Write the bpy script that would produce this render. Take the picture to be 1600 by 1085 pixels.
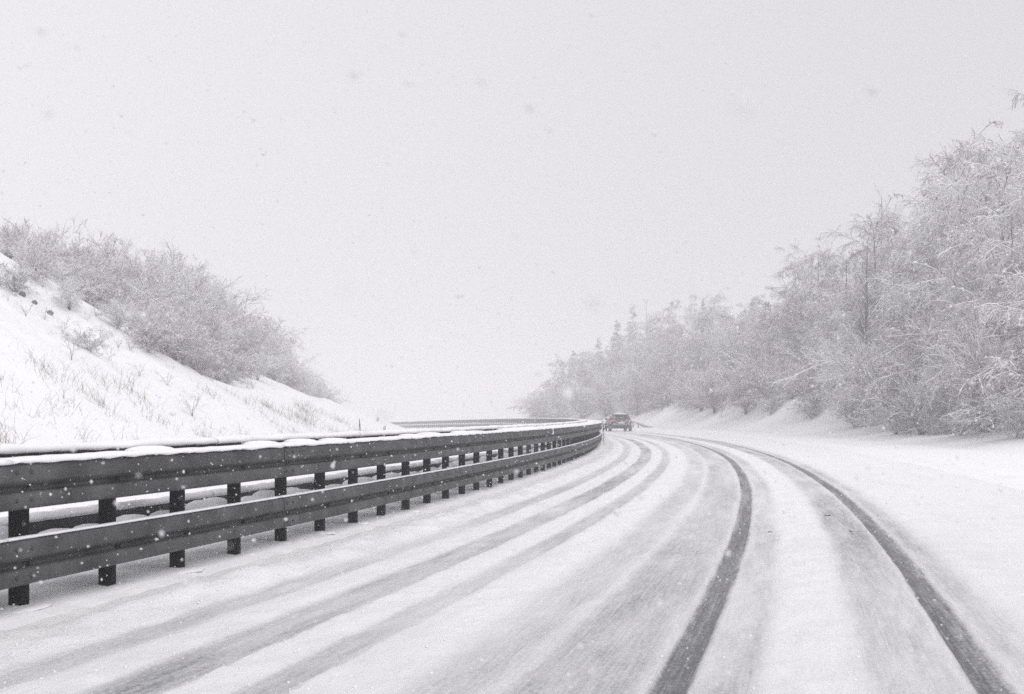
import bpy, math, random
import numpy as np

# ------------------------------------------------------------------ scene, camera, light
scn = bpy.context.scene
COL = scn.collection
for o in list(bpy.data.objects):
    bpy.data.objects.remove(o)

CAM_H = 1.3
cam = bpy.data.cameras.new("camera")
cam.lens = 45.0
cam.sensor_width = 36.0
cam.shift_y = 106.5 / 1600.0
cam.clip_start = 0.05
cam.clip_end = 6000.0
cam.dof.use_dof = True
cam.dof.focus_distance = 16.0
cam.dof.aperture_fstop = 4.5
cam_o = bpy.data.objects.new("camera", cam)
cam_o.location = (0, 0, CAM_H)
cam_o.rotation_euler = (math.radians(90), 0, 0)
COL.objects.link(cam_o)
scn.camera = cam_o

SUN_EL, SUN_AZ = math.radians(48), math.radians(150)      # azimuth clockwise from +Y: behind the camera, to the right
world = bpy.data.worlds.new("World")
scn.world = world
world.use_nodes = True
wn, wl = world.node_tree.nodes, world.node_tree.links
wn.clear()
wo = wn.new("ShaderNodeOutputWorld")
bg = wn.new("ShaderNodeBackground")
sky = wn.new("ShaderNodeTexSky")
sky.sky_type = 'NISHITA'
sky.sun_disc = False
sky.sun_elevation = SUN_EL
sky.sun_rotation = SUN_AZ
sky.air_density = 1.0
sky.dust_density = 4.0
hs = wn.new("ShaderNodeHueSaturation")                     # daylight through a closed cloud deck: nearly colourless
hs.inputs['Saturation'].default_value = 0.06
mixc = wn.new("ShaderNodeMix")
mixc.data_type = 'RGBA'
mixc.inputs['Factor'].default_value = 0.86
mixc.inputs['B'].default_value = (6.62, 6.52, 6.72, 1)      # even grey-white overcast
wl.new(sky.outputs['Color'], hs.inputs['Color'])
wl.new(hs.outputs['Color'], mixc.inputs['A'])
# the cloud deck is thicker towards the right of the road
tcw = wn.new("ShaderNodeTexCoord"); sxw = wn.new("ShaderNodeSeparateXYZ"); mrw = wn.new("ShaderNodeMapRange")
mrw.inputs['From Min'].default_value = -1; mrw.inputs['From Max'].default_value = 1
mrw.inputs['To Min'].default_value = 1.24; mrw.inputs['To Max'].default_value = .70
wl.new(tcw.outputs['Generated'], sxw.inputs[0]); wl.new(sxw.outputs['X'], mrw.inputs['Value'])
vmw = wn.new("ShaderNodeVectorMath"); vmw.operation = 'SCALE'
wl.new(mixc.outputs['Result'], vmw.inputs[0]); wl.new(mrw.outputs['Result'], vmw.inputs['Scale'])
wl.new(vmw.outputs['Vector'], bg.inputs['Color'])
bg.inputs['Strength'].default_value = 0.10
wl.new(bg.outputs['Background'], wo.inputs['Surface'])

sun = bpy.data.lights.new("sun", 'SUN')
sun.energy = 1.5
sun.angle = math.radians(70)
sun.color = (1.0, 0.985, 0.97)
sun_o = bpy.data.objects.new("sun", sun)
sun_o.rotation_euler = (math.radians(90) - SUN_EL, 0, math.pi - SUN_AZ)
COL.objects.link(sun_o)

scn.view_settings.view_transform = 'Standard'
scn.view_settings.look = 'None'
scn.view_settings.exposure = 0.33
scn.view_settings.gamma = 1.0
scn.view_settings.use_curve_mapping = False
scn.render.engine = 'CYCLES'
scn.cycles.use_denoising = False
scn.cycles.max_bounces = 8
scn.cycles.diffuse_bounces = 4
scn.cycles.glossy_bounces = 2
scn.cycles.transmission_bounces = 4
scn.cycles.volume_bounces = 3
scn.cycles.transparent_max_bounces = 8

# ------------------------------------------------------------------ helpers
rng = np.random.default_rng(7)
random.seed(7)

def link(o, parent=None):
    COL.objects.link(o)
    if parent is not None:
        o.parent = parent
    return o

def tag(o, label=None, cat=None, group=None, kind=None):
    if label: o["label"] = label
    if cat: o["category"] = cat
    if group: o["group"] = group
    if kind: o["kind"] = kind
    return o

def empty(name, loc, rz=0.0, scale=1.0):
    o = bpy.data.objects.new(name, None)
    o.empty_display_size = 0.2
    o.location = loc
    o.rotation_euler = (0, 0, rz)
    o.scale = (scale,) * 3 if not isinstance(scale, tuple) else scale
    return link(o)

def mesh_np(name, V, F, mats, smooth=False, mi=None):
    """V (n,3); F (m,k) with k = 3 or 4, or a list of such arrays."""
    Fs = F if isinstance(F, list) else [F]
    Fs = [np.asarray(f, dtype=np.int32) for f in Fs if len(f)]
    me = bpy.data.meshes.new(name)
    V = np.asarray(V, dtype=np.float32)
    me.vertices.add(len(V))
    me.vertices.foreach_set("co", V.ravel())
    tot = np.concatenate([np.full(len(f), f.shape[1], np.int32) for f in Fs])
    idx = np.concatenate([f.ravel() for f in Fs])
    me.loops.add(len(idx))
    me.loops.foreach_set("vertex_index", idx)
    me.polygons.add(len(tot))
    me.polygons.foreach_set("loop_start", np.concatenate([[0], np.cumsum(tot)[:-1]]).astype(np.int32))
    me.polygons.foreach_set("loop_total", tot)
    if mi is not None:
        me.polygons.foreach_set("material_index", np.asarray(mi, np.int32))
    if smooth:
        me.polygons.foreach_set("use_smooth", np.ones(len(tot), bool))
    for m in (mats if isinstance(mats, (list, tuple)) else [mats]):
        me.materials.append(m)
    me.update(calc_edges=True)
    return me

def obj(name, me, parent=None):
    return link(bpy.data.objects.new(name, me), parent)

class MB:
    """collects boxes, prisms and tubes into one mesh"""
    def __init__(self):
        self.V = []; self.F4 = []; self.F3 = []; self.n = 0
    def add(self, V, F4=None, F3=None):
        V = np.asarray(V, float)
        if F4 is not None and len(F4): self.F4.append(np.asarray(F4) + self.n)
        if F3 is not None and len(F3): self.F3.append(np.asarray(F3) + self.n)
        self.V.append(V); self.n += len(V)
    def box(self, x0, x1, y0, y1, z0, z1, bev=0.0):
        b = min(bev, (x1-x0)/2.2, (y1-y0)/2.2)
        if b <= 0:
            V = [(x, y, z) for z in (z0, z1) for (x, y) in ((x0, y0), (x1, y0), (x1, y1), (x0, y1))]
            self.add(V, [(3, 2, 1, 0), (4, 5, 6, 7), (0, 1, 5, 4), (1, 2, 6, 5), (2, 3, 7, 6), (3, 0, 4, 7)])
            return
        rings = []
        for z, i in ((z0, b), (z0+b*.8, 0), (z1-b*.8, 0), (z1, b)):
            xa, xb, ya, yb = x0+i, x1-i, y0+i, y1-i
            c = b
            rings.append([(xa+c, ya, z), (xb-c, ya, z), (xb, ya+c, z), (xb, yb-c, z), (xb-c, yb, z), (xa+c, yb, z), (xa, yb-c, z), (xa, ya+c, z)])
        self.loft(rings)
    def loft(self, rings, cap=True, closed=True):
        K = len(rings[0]); V = [p for r in rings for p in r]
        F = []
        for i in range(len(rings)-1):
            for k in range(K if closed else K-1):
                a, b = i*K+k, i*K+(k+1) % K
                F.append((a, b, b+K, a+K))
        F3 = []
        if cap:
            for i, sgn in ((0, -1), (len(rings)-1, 1)):
                ctr = np.mean(np.asarray(rings[i]), axis=0)
                V.append(tuple(ctr)); c = len(V)-1
                for k in range(K):
                    a, b = i*K+k, i*K+(k+1) % K
                    F3.append((a, b, c) if sgn > 0 else (b, a, c))
        self.add(V, F, F3)
    def mesh(self, name, mat, smooth=False):
        Fs = []
        if self.F4: Fs.append(np.concatenate(self.F4))
        if self.F3: Fs.append(np.concatenate(self.F3))
        return mesh_np(name, np.concatenate(self.V), Fs, mat, smooth)
    def build(self, name, mat, parent=None, smooth=False):
        return obj(name, self.mesh(name, mat, smooth), parent)

# value noise on numpy arrays
_T = np.random.default_rng(3).random((256, 256))
def vnoise(x, y):
    x = np.asarray(x, float); y = np.asarray(y, float)
    xi = np.floor(x).astype(int); yi = np.floor(y).astype(int)
    fx = x-xi; fy = y-yi
    fx = fx*fx*(3-2*fx); fy = fy*fy*(3-2*fy)
    a = _T[xi & 255, yi & 255]; b = _T[(xi+1) & 255, yi & 255]
    c = _T[xi & 255, (yi+1) & 255]; d = _T[(xi+1) & 255, (yi+1) & 255]
    return (a*(1-fx)+b*fx)*(1-fy)+(c*(1-fx)+d*fx)*fy - 0.5
def fbm(x, y, o=3):
    r = 0; a = 1.0
    for i in range(o):
        r = r + a*vnoise(x*2**i+17.3*i, y*2**i+5.1*i); a *= .5
    return r
def sstep(a, b, x):
    t = np.clip((np.asarray(x, float)-a)/(b-a), 0, 1)
    return t*t*(3-2*t)

# ------------------------------------------------------------------ materials
def new_mat(name):
    m = bpy.data.materials.new(name); m.use_nodes = True
    nt = m.node_tree
    return m, nt.nodes, nt.links, nt.nodes["Principled BSDF"]

def simple(name, col, rough=0.6, metal=0.0, var=0.0, scale=8.0, bump=0.0, emit=None, es=0.0, spec=.5):
    m, n, l, p = new_mat(name)
    p.inputs['Roughness'].default_value = rough
    p.inputs['Metallic'].default_value = metal
    p.inputs['Specular IOR Level'].default_value = spec
    p.inputs['Base Color'].default_value = (*col, 1)
    tc = n.new("ShaderNodeTexCoord")
    nz = n.new("ShaderNodeTexNoise"); nz.inputs['Scale'].default_value = scale; nz.inputs['Detail'].default_value = 4
    l.new(tc.outputs['Object'], nz.inputs['Vector'])
    if var:
        r = n.new("ShaderNodeValToRGB")
        r.color_ramp.elements[0].position = .3; r.color_ramp.elements[1].position = .7
        r.color_ramp.elements[0].color = (*[c*(1-var) for c in col], 1)
        r.color_ramp.elements[1].color = (*[min(1, c*(1+var)) for c in col], 1)
        l.new(nz.outputs['Fac'], r.inputs['Fac']); l.new(r.outputs['Color'], p.inputs['Base Color'])
    if bump:
        b = n.new("ShaderNodeBump"); b.inputs['Strength'].default_value = bump; b.inputs['Distance'].default_value = .02
        l.new(nz.outputs['Fac'], b.inputs['Height']); l.new(b.outputs['Normal'], p.inputs['Normal'])
    if emit:
        p.inputs['Emission Color'].default_value = (*emit, 1); p.inputs['Emission Strength'].default_value = es
    return m

def snow_mat(name, col=(.87, .87, .885), s1=3.0, s2=26.0, bump=.35, dist=.05):
    m, n, l, p = new_mat(name)
    p.inputs['Roughness'].default_value = .75
    p.inputs['Specular IOR Level'].default_value = .25
    g = n.new("ShaderNodeNewGeometry")
    a = n.new("ShaderNodeTexNoise"); a.inputs['Scale'].default_value = s1; a.inputs['Detail'].default_value = 5
    b = n.new("ShaderNodeTexNoise"); b.inputs['Scale'].default_value = s2; b.inputs['Detail'].default_value = 3
    for t in (a, b): l.new(g.outputs['Position'], t.inputs['Vector'])
    r = n.new("ShaderNodeValToRGB")
    r.color_ramp.elements[0].position = .3; r.color_ramp.elements[1].position = .7
    r.color_ramp.elements[0].color = (*[c*.965 for c in col], 1); r.color_ramp.elements[1].color = (*col, 1)
    l.new(a.outputs['Fac'], r.inputs['Fac']); l.new(r.outputs['Color'], p.inputs['Base Color'])
    ad = n.new("ShaderNodeMath"); ad.operation = 'MULTIPLY_ADD'; ad.inputs[1].default_value = .45
    l.new(b.outputs['Fac'], ad.inputs[0]); l.new(a.outputs['Fac'], ad.inputs[2])
    bp = n.new("ShaderNodeBump"); bp.inputs['Strength'].default_value = bump; bp.inputs['Distance'].default_value = dist
    l.new(ad.outputs[0], bp.inputs['Height']); l.new(bp.outputs['Normal'], p.inputs['Normal'])
    return m

def road_mat():
    """snow packed and worn by wheels; 'wear' 0 fresh snow .. 1 wet slush with asphalt showing"""
    m, n, l, p = new_mat("driven_snow")
    p.inputs['Specular IOR Level'].default_value = .3
    at = n.new("ShaderNodeAttribute"); at.attribute_name = "wear"
    ac = n.new("ShaderNodeAttribute"); ac.attribute_name = "lane"       # (across, along) in metres
    mp = n.new("ShaderNodeMapping"); mp.inputs['Scale'].default_value = (26, 3.2, 1)
    l.new(ac.outputs['Vector'], mp.inputs['Vector'])
    st = n.new("ShaderNodeTexNoise"); st.inputs['Scale'].default_value = 1; st.inputs['Detail'].default_value = 5
    l.new(mp.outputs['Vector'], st.inputs['Vector'])
    mp2 = n.new("ShaderNodeMapping"); mp2.inputs['Scale'].default_value = (34, 24, 1)
    l.new(ac.outputs['Vector'], mp2.inputs['Vector'])
    gr = n.new("ShaderNodeTexNoise"); gr.inputs['Scale'].default_value = 1; gr.inputs['Detail'].default_value = 6; gr.inputs['Roughness'].default_value = .7
    l.new(mp2.outputs['Vector'], gr.inputs['Vector'])
    # wear + (streak-.5)*k + (grain-.5)*k, the texture growing with the wear itself
    def math_(op, a, b, c=None):
        x = n.new("ShaderNodeMath"); x.operation = op
        for i, v in enumerate((a, b, c)):
            if v is None: continue
            if isinstance(v, (int, float)): x.inputs[i].default_value = v
            else: l.new(v, x.inputs[i])
        return x.outputs[0]
    t = math_('MULTIPLY_ADD', st.outputs['Fac'], .8, -.40)
    mp3 = n.new("ShaderNodeMapping"); mp3.inputs['Scale'].default_value = (75, 1.1, 1)
    l.new(ac.outputs['Vector'], mp3.inputs['Vector'])
    s3 = n.new("ShaderNodeTexNoise"); s3.inputs['Scale'].default_value = 1; s3.inputs['Detail'].default_value = 3
    l.new(mp3.outputs['Vector'], s3.inputs['Vector'])
    t = math_('ADD', t, math_('MULTIPLY_ADD', s3.outputs['Fac'], 1.0, -.5))
    t = math_('ADD', t, math_('MULTIPLY_ADD', gr.outputs['Fac'], 1.9, -.95))
    amp = math_('MULTIPLY_ADD', at.outputs['Fac'], .75, .03)
    w = math_('ADD', at.outputs['Fac'], math_('MULTIPLY', t, amp))
    r = n.new("ShaderNodeValToRGB"); e = r.color_ramp.elements
    e[0].position = 0; e[0].color = (.88, .88, .892, 1)
    e[1].position = 1; e[1].color = (.12, .12, .128, 1)
    x = e.new(.22); x.color = (.78, .78, .80, 1)
    x = e.new(.5); x.color = (.54, .54, .555, 1)
    x = e.new(.75); x.color = (.27, .27, .285, 1)
    l.new(w, r.inputs['Fac']); l.new(r.outputs['Color'], p.inputs['Base Color'])
    rr = n.new("ShaderNodeMapRange"); rr.inputs['From Min'].default_value = .3; rr.inputs['From Max'].default_value = .9
    rr.inputs['To Min'].default_value = .8; rr.inputs['To Max'].default_value = .42
    l.new(w, rr.inputs['Value']); l.new(rr.outputs['Result'], p.inputs['Roughness'])
    bp = n.new("ShaderNodeBump"); bp.inputs['Strength'].default_value = .8; bp.inputs['Distance'].default_value = .03
    l.new(math_('ADD', gr.outputs['Fac'], math_('MULTIPLY', st.outputs['Fac'], .5)), bp.inputs['Height'])
    l.new(bp.outputs['Normal'], p.inputs['Normal'])
    return m

def twig_mat(name, bark, snow=(.80, .80, .83), lo=-.35, hi=.25):
    """bark below, snow lying on whatever faces the sky"""
    m, n, l, p = new_mat(name)
    p.inputs['Roughness'].default_value = .85
    p.inputs['Specular IOR Level'].default_value = .15
    g = n.new("ShaderNodeNewGeometry")
    sx = n.new("ShaderNodeSeparateXYZ"); l.new(g.outputs['Normal'], sx.inputs[0])
    nz = n.new("ShaderNodeTexNoise"); nz.inputs['Scale'].default_value = 5.0
    l.new(g.outputs['Position'], nz.inputs['Vector'])
    nl = n.new("ShaderNodeTexNoise"); nl.inputs['Scale'].default_value = .7; nl.inputs['Detail'].default_value = 2
    l.new(g.outputs['Position'], nl.inputs['Vector'])
    oi = n.new("ShaderNodeObjectInfo")
    a0 = n.new("ShaderNodeMath"); a0.operation = 'MULTIPLY_ADD'; a0.inputs[1].default_value = 1.6; a0.inputs[2].default_value = -1.05
    l.new(nl.outputs['Fac'], a0.inputs[0])
    a1 = n.new("ShaderNodeMath"); a1.operation = 'MULTIPLY_ADD'; a1.inputs[1].default_value = 1.0
    l.new(oi.outputs['Random'], a1.inputs[0]); l.new(a0.outputs[0], a1.inputs[2])
    a2 = n.new("ShaderNodeMath"); a2.operation = 'ADD'; l.new(sx.outputs['Z'], a2.inputs[0]); l.new(a1.outputs[0], a2.inputs[1])
    ad = n.new("ShaderNodeMath"); ad.operation = 'MULTIPLY_ADD'; ad.inputs[1].default_value = 1.1
    l.new(nz.outputs['Fac'], ad.inputs[0]); l.new(a2.outputs[0], ad.inputs[2])
    mr = n.new("ShaderNodeMapRange"); mr.interpolation_type = 'SMOOTHSTEP'
    mr.inputs['From Min'].default_value = lo+.8; mr.inputs['From Max'].default_value = hi+.8
    l.new(ad.outputs[0], mr.inputs['Value'])
    mx = n.new("ShaderNodeMix"); mx.data_type = 'RGBA'
    mx.inputs['A'].default_value = (*bark, 1); mx.inputs['B'].default_value = (*snow, 1)
    l.new(mr.outputs['Result'], mx.inputs['Factor']); l.new(mx.outputs['Result'], p.inputs['Base Color'])
    return m

M = {}
M['snow'] = snow_mat("snow")
M['slope'] = snow_mat("slope_snow", (.86, .86, .875), 1.3, 7.0, .5, .12)
M['cap'] = snow_mat("lying_snow", (.86, .86, .88), 6.0, 40.0, .3, .02)
M['road'] = road_mat()
M['steel'] = simple("weathered_galvanised_steel", (.075, .076, .079), .6, .2, .45, 3.0, .05, spec=.25)
M['post'] = simple("wet_dark_steel", (.006, .007, .009), .75, .0, .3, 14.0, .1, spec=.1)
M['frosted'] = simple("snow_plastered_steel", (.42, .42, .43), .7, 0, .4, 2.5)
M['bolt'] = simple("bolt_steel", (.06, .06, .065), .5, .5)
M['bark'] = twig_mat("snowy_bark", (.07, .06, .058), lo=-.1, hi=.8)
M['twig'] = twig_mat("snowy_twigs", (.165, .100, .115), lo=-.62, hi=.08)
M['twig_dark'] = twig_mat("snowy_dark_twigs", (.06, .05, .05), lo=-.2, hi=.45)
M['clump'] = simple("snow_clump", (.84, .84, .86), .8)
M['grass'] = simple("dry_grass", (.20, .175, .131), .8, 0, .3, 3)
M['white_plastic'] = simple("white_plastic", (.78, .78, .78), .45)
M['black_plastic'] = simple("black_plastic", (.03, .03, .032), .5)
M['rock'] = simple("dark_stone", (.09, .085, .08), .8, 0, .3, 9, .3)

# ------------------------------------------------------------------ the lie of the land, in road coordinates
R, T0 = 320.0, math.radians(14.1)          # the road is a left-hand arc that passes under the camera
CX, CY = -R*math.cos(T0), R*math.sin(T0)

def zb(s):
    s = np.asarray(s, float); q = np.clip(s-95, 0, 230)
    return -7.5e-5*q*q - 0.0345*np.clip(s-325, 0, None)*.6

def wobble(s):
    return .07*vnoise(s/19.0, 3.3)+.018*vnoise(s/2.3, 8.1)

TRACKS = [  # from, to, wear, soft edge
    (-4.06, -3.76, .36, .06), (-3.42, -3.03, .55, .04), (-2.72, -2.44, .43, .05),
    (-1.98, -1.48, .36, .16), (-1.48, -.80, .42, .14), (-.62, -.28, .38, .10),
    (.20, .73, .46, .13), (.88, 1.18, .42, .16)]
DARK = [(-.80, -.61, .86, .022), (.72, .90, .86, .022)]

def wear(s, d):
    dd = d - wobble(s)
    dd = dd+.013*fbm(s*3.7, d*5.0, 2)
    w = .03+.16*np.clip(fbm(d*2.6, s*1.1), 0, 1)+.10*np.clip(fbm(d*8.0+3, s*5.0), 0, 1)
    for a, b, v, e in TRACKS:
        k = sstep(a-e, a+e, dd)*(1-sstep(b-e, b+e, dd))
        k = k*(1+.55*fbm(d*2.2, s*.22)+.35*fbm(d*9, s*1.3))
        w = np.maximum(w, v*k)
    for a, b, v, e in DARK:
        k = sstep(a-e, a+e, dd)*(1-sstep(b-e, b+e, dd))
        halo = sstep(a-.10, a+.02, dd)*(1-sstep(b-.02, b+.10, dd))
        w = np.maximum(w, .42*halo)
        w = np.maximum(w, v*k*(1+.30*fbm(d*9, s*.45)+.22*fbm(d*26, s*.9)))
    return np.clip(w, 0, 1)

def height(s, d, fine=True):
    s = np.asarray(s, float); d = np.asarray(d, float)
    s, d = np.broadcast_arrays(s, d)
    z = zb(s).copy()
    # snow thrown up beside the lanes
    z += .05*np.exp(-((d+4.35)/.22)**2)*(1+1.2*vnoise(s*1.3, d*3))
    z += .06*np.exp(-((d-4.7)/.35)**2)*(1+1.6*fbm(s*1.1, d*2.0, 2))
    # median under the guard rail
    z += .05*sstep(-4.7, -5.2, d)*(1-sstep(-6.2, -7.0, d))
    # opposite carriageway: faint ruts and a low bank
    z += -.03*np.exp(-((d+9)/.2)**2) - .03*np.exp(-((d+10.5)/.2)**2)
    # left cutting
    q = np.clip(-d-16.2, 0, None)
    mL = .16+.84*(1-.30*sstep(47, 60, s)-.34*sstep(72, 112, s)-.36*sstep(108, 150, s))
    ramp = .60*np.minimum(q, 15)+.10*np.clip(q-15, 0, 20)
    ramp = ramp*(1-np.exp(-q/2.2))
    spur = 1+.22*fbm(s/11.0, d/23.0, 2)*sstep(2, 9, q)
    z += ramp*mL*spur + .25*sstep(0, 2, q)
    z += sstep(1, 6, q)*(.55*fbm(s/5.0, d/5.0, 3)+.16*fbm(s/1.1, d/1.1, 3))
    # right cutting
    p = np.clip(d-8.2, 0, None)
    mR = (1-.25*sstep(90, 150, s))*(1-sstep(170, 230, s))
    r2 = .16*np.minimum(p, 3)+.60*np.clip(p-3, 0, 22)+.22*np.clip(p-25, 0, 30)
    bank = 1.0*sstep(60, 100, s)*sstep(0, 4.5, p)
    spur = 1+.20*fbm(s/13.0+40, d/19.0, 2)*sstep(3, 10, p)
    z += (r2*spur+bank)*mR
    z += sstep(1.5, 5, p)*mR*(.9*fbm(s/6.0+9, d/5.0, 3)+.25*fbm(s/1.4, d/1.4, 2))
    # far sides fall away to the open country
    z = z*(1-sstep(90, 150, np.abs(d))) - 9.3*sstep(90, 150, np.abs(d))
    # verge
    z += sstep(3.5, 7, d)*(.10+.10*fbm(s/7.0, d/3.0, 2))
    if fine:
        on = (d > -5.0) & (d < 4.5)
        w = np.where(on, wear(s, d), 0)
        z -= .035*w
        z += np.where(on, (1-np.clip(w*1.8, 0, 1))*((.034+.035*np.exp(-((d+4.3)/.25)**2))*fbm(s*3.1, d*4.5, 3)+.016*vnoise(s*11, d*13)), 0)
        z += np.where(~on, .02*fbm(s*1.6, d*1.6, 3), 0)*(np.abs(d) < 18)
    return z

def P(s, d, dz=0.0, z=None):
    a = s/R - T0
    zz = float(height(s, d)) + dz if z is None else z
    return (CX+(R+d)*math.cos(a), CY+(R+d)*math.sin(a), zz)

def heading(s):
    return s/R - T0            # rotation about Z that turns +Y onto the road direction

def sd_of(x, y):
    return R*(math.atan2(y-CY, x-CX)+T0), math.hypot(x-CX, y-CY)-R

def at_pixel(px, depth):
    """plan position of something seen in column px of the photograph at that depth"""
    return (px-800)/2000.0*depth, depth

S = np.concatenate([np.arange(-8, 4, .25), np.arange(4, 16, .06), np.arange(16, 22, .1), np.arange(22, 80, .25), np.arange(80, 240, .8), np.arange(240, 431, 3.0)])

def strip(name, d, mat, with_wear=False):
    ss, dd = np.meshgrid(S, d, indexing='ij')
    a = ss/R - T0
    V = np.stack([CX+(R+dd)*np.cos(a), CY+(R+dd)*np.sin(a), height(ss, dd)], -1).reshape(-1, 3)
    n, k = ss.shape
    i = (np.arange(n-1)[:, None]*k+np.arange(k-1)[None]).ravel()
    F = np.stack([i, i+1, i+k+1, i+k], -1)
    me = mesh_np(name, V, F, mat, smooth=True)
    if with_wear:
        at = me.attributes.new("wear", 'FLOAT', 'POINT')
        at.data.foreach_set("value", wear(ss, dd).astype(np.float32).ravel())
    at = me.attributes.new("lane", 'FLOAT_VECTOR', 'POINT')
    at.data.foreach_set("vector", np.stack([dd, ss, 0*dd], -1).astype(np.float32).ravel())
    o = obj(name, me)
    o["kind"] = "structure"
    return o

strip("road", np.concatenate([np.arange(-4.8, -1.02, .045), np.arange(-1.0, 1.19, .022), np.linspace(1.2, 4.0, 22)]), M['road'], True)
strip("median", np.linspace(-6.8, -4.8, 24), M['snow'])
strip("opposite_road", np.linspace(-15.5, -6.8, 46), M['snow'])
strip("left_slope", np.concatenate([-np.linspace(150, 47, 20), -np.linspace(46.6, 15.5, 78)]), M['slope'])
strip("verge", np.linspace(4.0, 8.2, 22), M['snow'])
strip("right_slope", np.concatenate([np.linspace(8.2, 40, 64), np.linspace(41, 150, 17)]), M['slope'])

# the open country beyond, out to the horizon
gm = MB()
a = np.linspace(0, 2*math.pi, 73)[:-1]
gm.loft([[(r*math.cos(t), r*math.sin(t), -9.0) for t in a] for r in (1500, 900, 500, 200, 40)], cap=False)
gm.add([(0, 0, -9.0)]+[(40*math.cos(t), 40*math.sin(t), -9.0) for t in a], None, [(0, 1+i, 1+(i+1) % 72) for i in range(72)])
tag(gm.build("ground", M['snow']), kind="structure")

# ------------------------------------------------------------------ guard rail beside the lanes
def sweep(mb, profile, s0, s1, zoff=0.0, step=1.12, flip=False, zfun=None):
    """profile: list of (d, z) swept along the road"""
    n = max(1, int(round((s1-s0)/step)))
    rings = []
    for i in range(n+1):
        s = s0+(s1-s0)*i/n
        a = s/R-T0; b = float(zb(s))+zoff
        if zfun: b += zfun(s)
        rings.append([(CX+(R+d)*math.cos(a), CY+(R+d)*math.sin(a), z+b) for d, z in profile])
    mb.loft(rings, cap=False, closed=True)

def wprofile(d0, z0, face=1, th=.006):
    o = [(.020, 0), (.030, .004), (.080, .022), (.086, .032), (.086, .100), (.080, .110), (.014, .116), (.004, .122), (.004, .140), (.010, .150),
         (.078, .182), (.086, .194), (.086, .274), (.080, .286), (.030, .306), (.020, .310)]
    outer = [(d0+face*x, z0+z) for x, z in o]
    inner = [(d0+face*(x-th), z0+z) for x, z in reversed(o)]
    pr = outer+inner
    return pr if face > 0 else pr[::-1]

def to_local(me, origin):
    n = len(me.vertices); a = np.empty(n*3, np.float32)
    me.vertices.foreach_get("co", a)
    a = a.reshape(-1, 3)-np.asarray(origin, np.float32)
    me.vertices.foreach_set("co", a.ravel()); me.update()

SP = 1.1225                        # post spacing
RAIL_D = -5.06
S_FIRST = 7.51-8*SP
N_POST = 264
rail = empty("guardrail", P(S_FIRST, RAIL_D-.06))
tag(rail, "long double-sided grey steel guardrail of two beams with black posts and snow on top", "guardrail")
org = np.array(rail.location)
def railobj(name, mb, mat, smooth=False, parent=None):
    me = mb.mesh(name, mat, smooth); to_local(me, org)
    o = obj(name, me, parent or rail)
    return o

# posts: one shared C-section mesh
pm = MB()
def cpost(mb, z1, w=.105, dpt=.085, t=.008):
    c = [(-w/2, dpt/2), (w/2, dpt/2), (w/2, -dpt/2), (w/2-.03, -dpt/2), (w/2-.03, -dpt/2+t), (w/2-t, -dpt/2+t), (w/2-t, dpt/2-t),
         (-w/2+t, dpt/2-t), (-w/2+t, -dpt/2+t), (-w/2+.03, -dpt/2+t), (-w/2+.03, -dpt/2), (-w/2, -dpt/2)]
    # x = across the road (+ towards the lanes is +x), y = along
    r = [[(yy, -xx, z) for xx, yy in c] for z in (-.45, z1)]
    mb.loft(r, cap=True)
cpost(pm, .985)
post_me = pm.mesh("post", M['post'])
bm_ = MB()
# spacer bracket reaching from the front beams past the post to the rear beams
bm_.box(-.61, .115, -.062, -.054, 0, .08)
bracket_me = bm_.mesh("bracket", M['post'])
for i in range(N_POST):
    s = S_FIRST+i*SP
    d = RAIL_D-.06
    jit = random.uniform(-.012, .012)
    x, y, _ = P(s, d, z=0)
    todo = [("post", post_me, 0.0)]+([("bracket", bracket_me, .30)] if i < 200 else [])+([("bracket", bracket_me, .82)] if i < 60 else [])
    for nm, me, dz in todo:
        o = bpy.data.objects.new(nm, me); link(o, rail)
        o.location = (x-org[0], y-org[1], float(zb(s))-org[2]+dz)
        o.rotation_euler = (0, 0, heading(s)+jit)

# beams in panels of four bays, each lapping the next by a few millimetres
bolt_mb = MB()
ang = np.linspace(0, 2*math.pi, 7)[:-1]
bolt_mb.loft([[(x, .014*math.cos(t), .014*math.sin(t)) for t in ang] for x in (0, .006, .012)], cap=True)
bolt_me = bolt_mb.mesh("bolt", M['bolt'])
slot_me = None
ROWS = [(RAIL_D+.035, .20, 1), (RAIL_D+.035, .69, 1), (RAIL_D-.62, .20, -1), (RAIL_D-.62, .715, -1)]
PAN = 4
for k in range(N_POST//PAN):
    s0 = S_FIRST+k*PAN*SP-.35; s1 = s0+PAN*SP+.28
    for r, (d0, z0, face) in enumerate(ROWS):
        mb = MB()
        lap = .0035*(k % 2)*face
        sweep(mb, wprofile(d0+lap, z0+random.uniform(-.002, .002), face), s0, s1, step=1.12 if k < 30 else 2.3)
        o = railobj("beam", mb, M['steel'])
        if face > 0 and k < 9:
            for j in range(PAN):
                s = S_FIRST+(k*PAN+j)*SP
                spots = [(0, .131)]
                if j == 0: spots = [(-.30, .065), (-.30, .245), (-.14, .065), (-.14, .245), (-.10, .131)]
                for ds, dz in spots:
                    b = bpy.data.objects.new("bolt", bolt_me); link(b, o)
                    dd = d0+lap+(.086 if dz != .131 else .004)
                    x, y, _ = P(s+ds, dd, z=0)
                    b.location = (x-org[0], y-org[1], z0+dz+float(zb(s))-org[2])
                    b.rotation_euler = (0, 0, heading(s))

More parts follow.
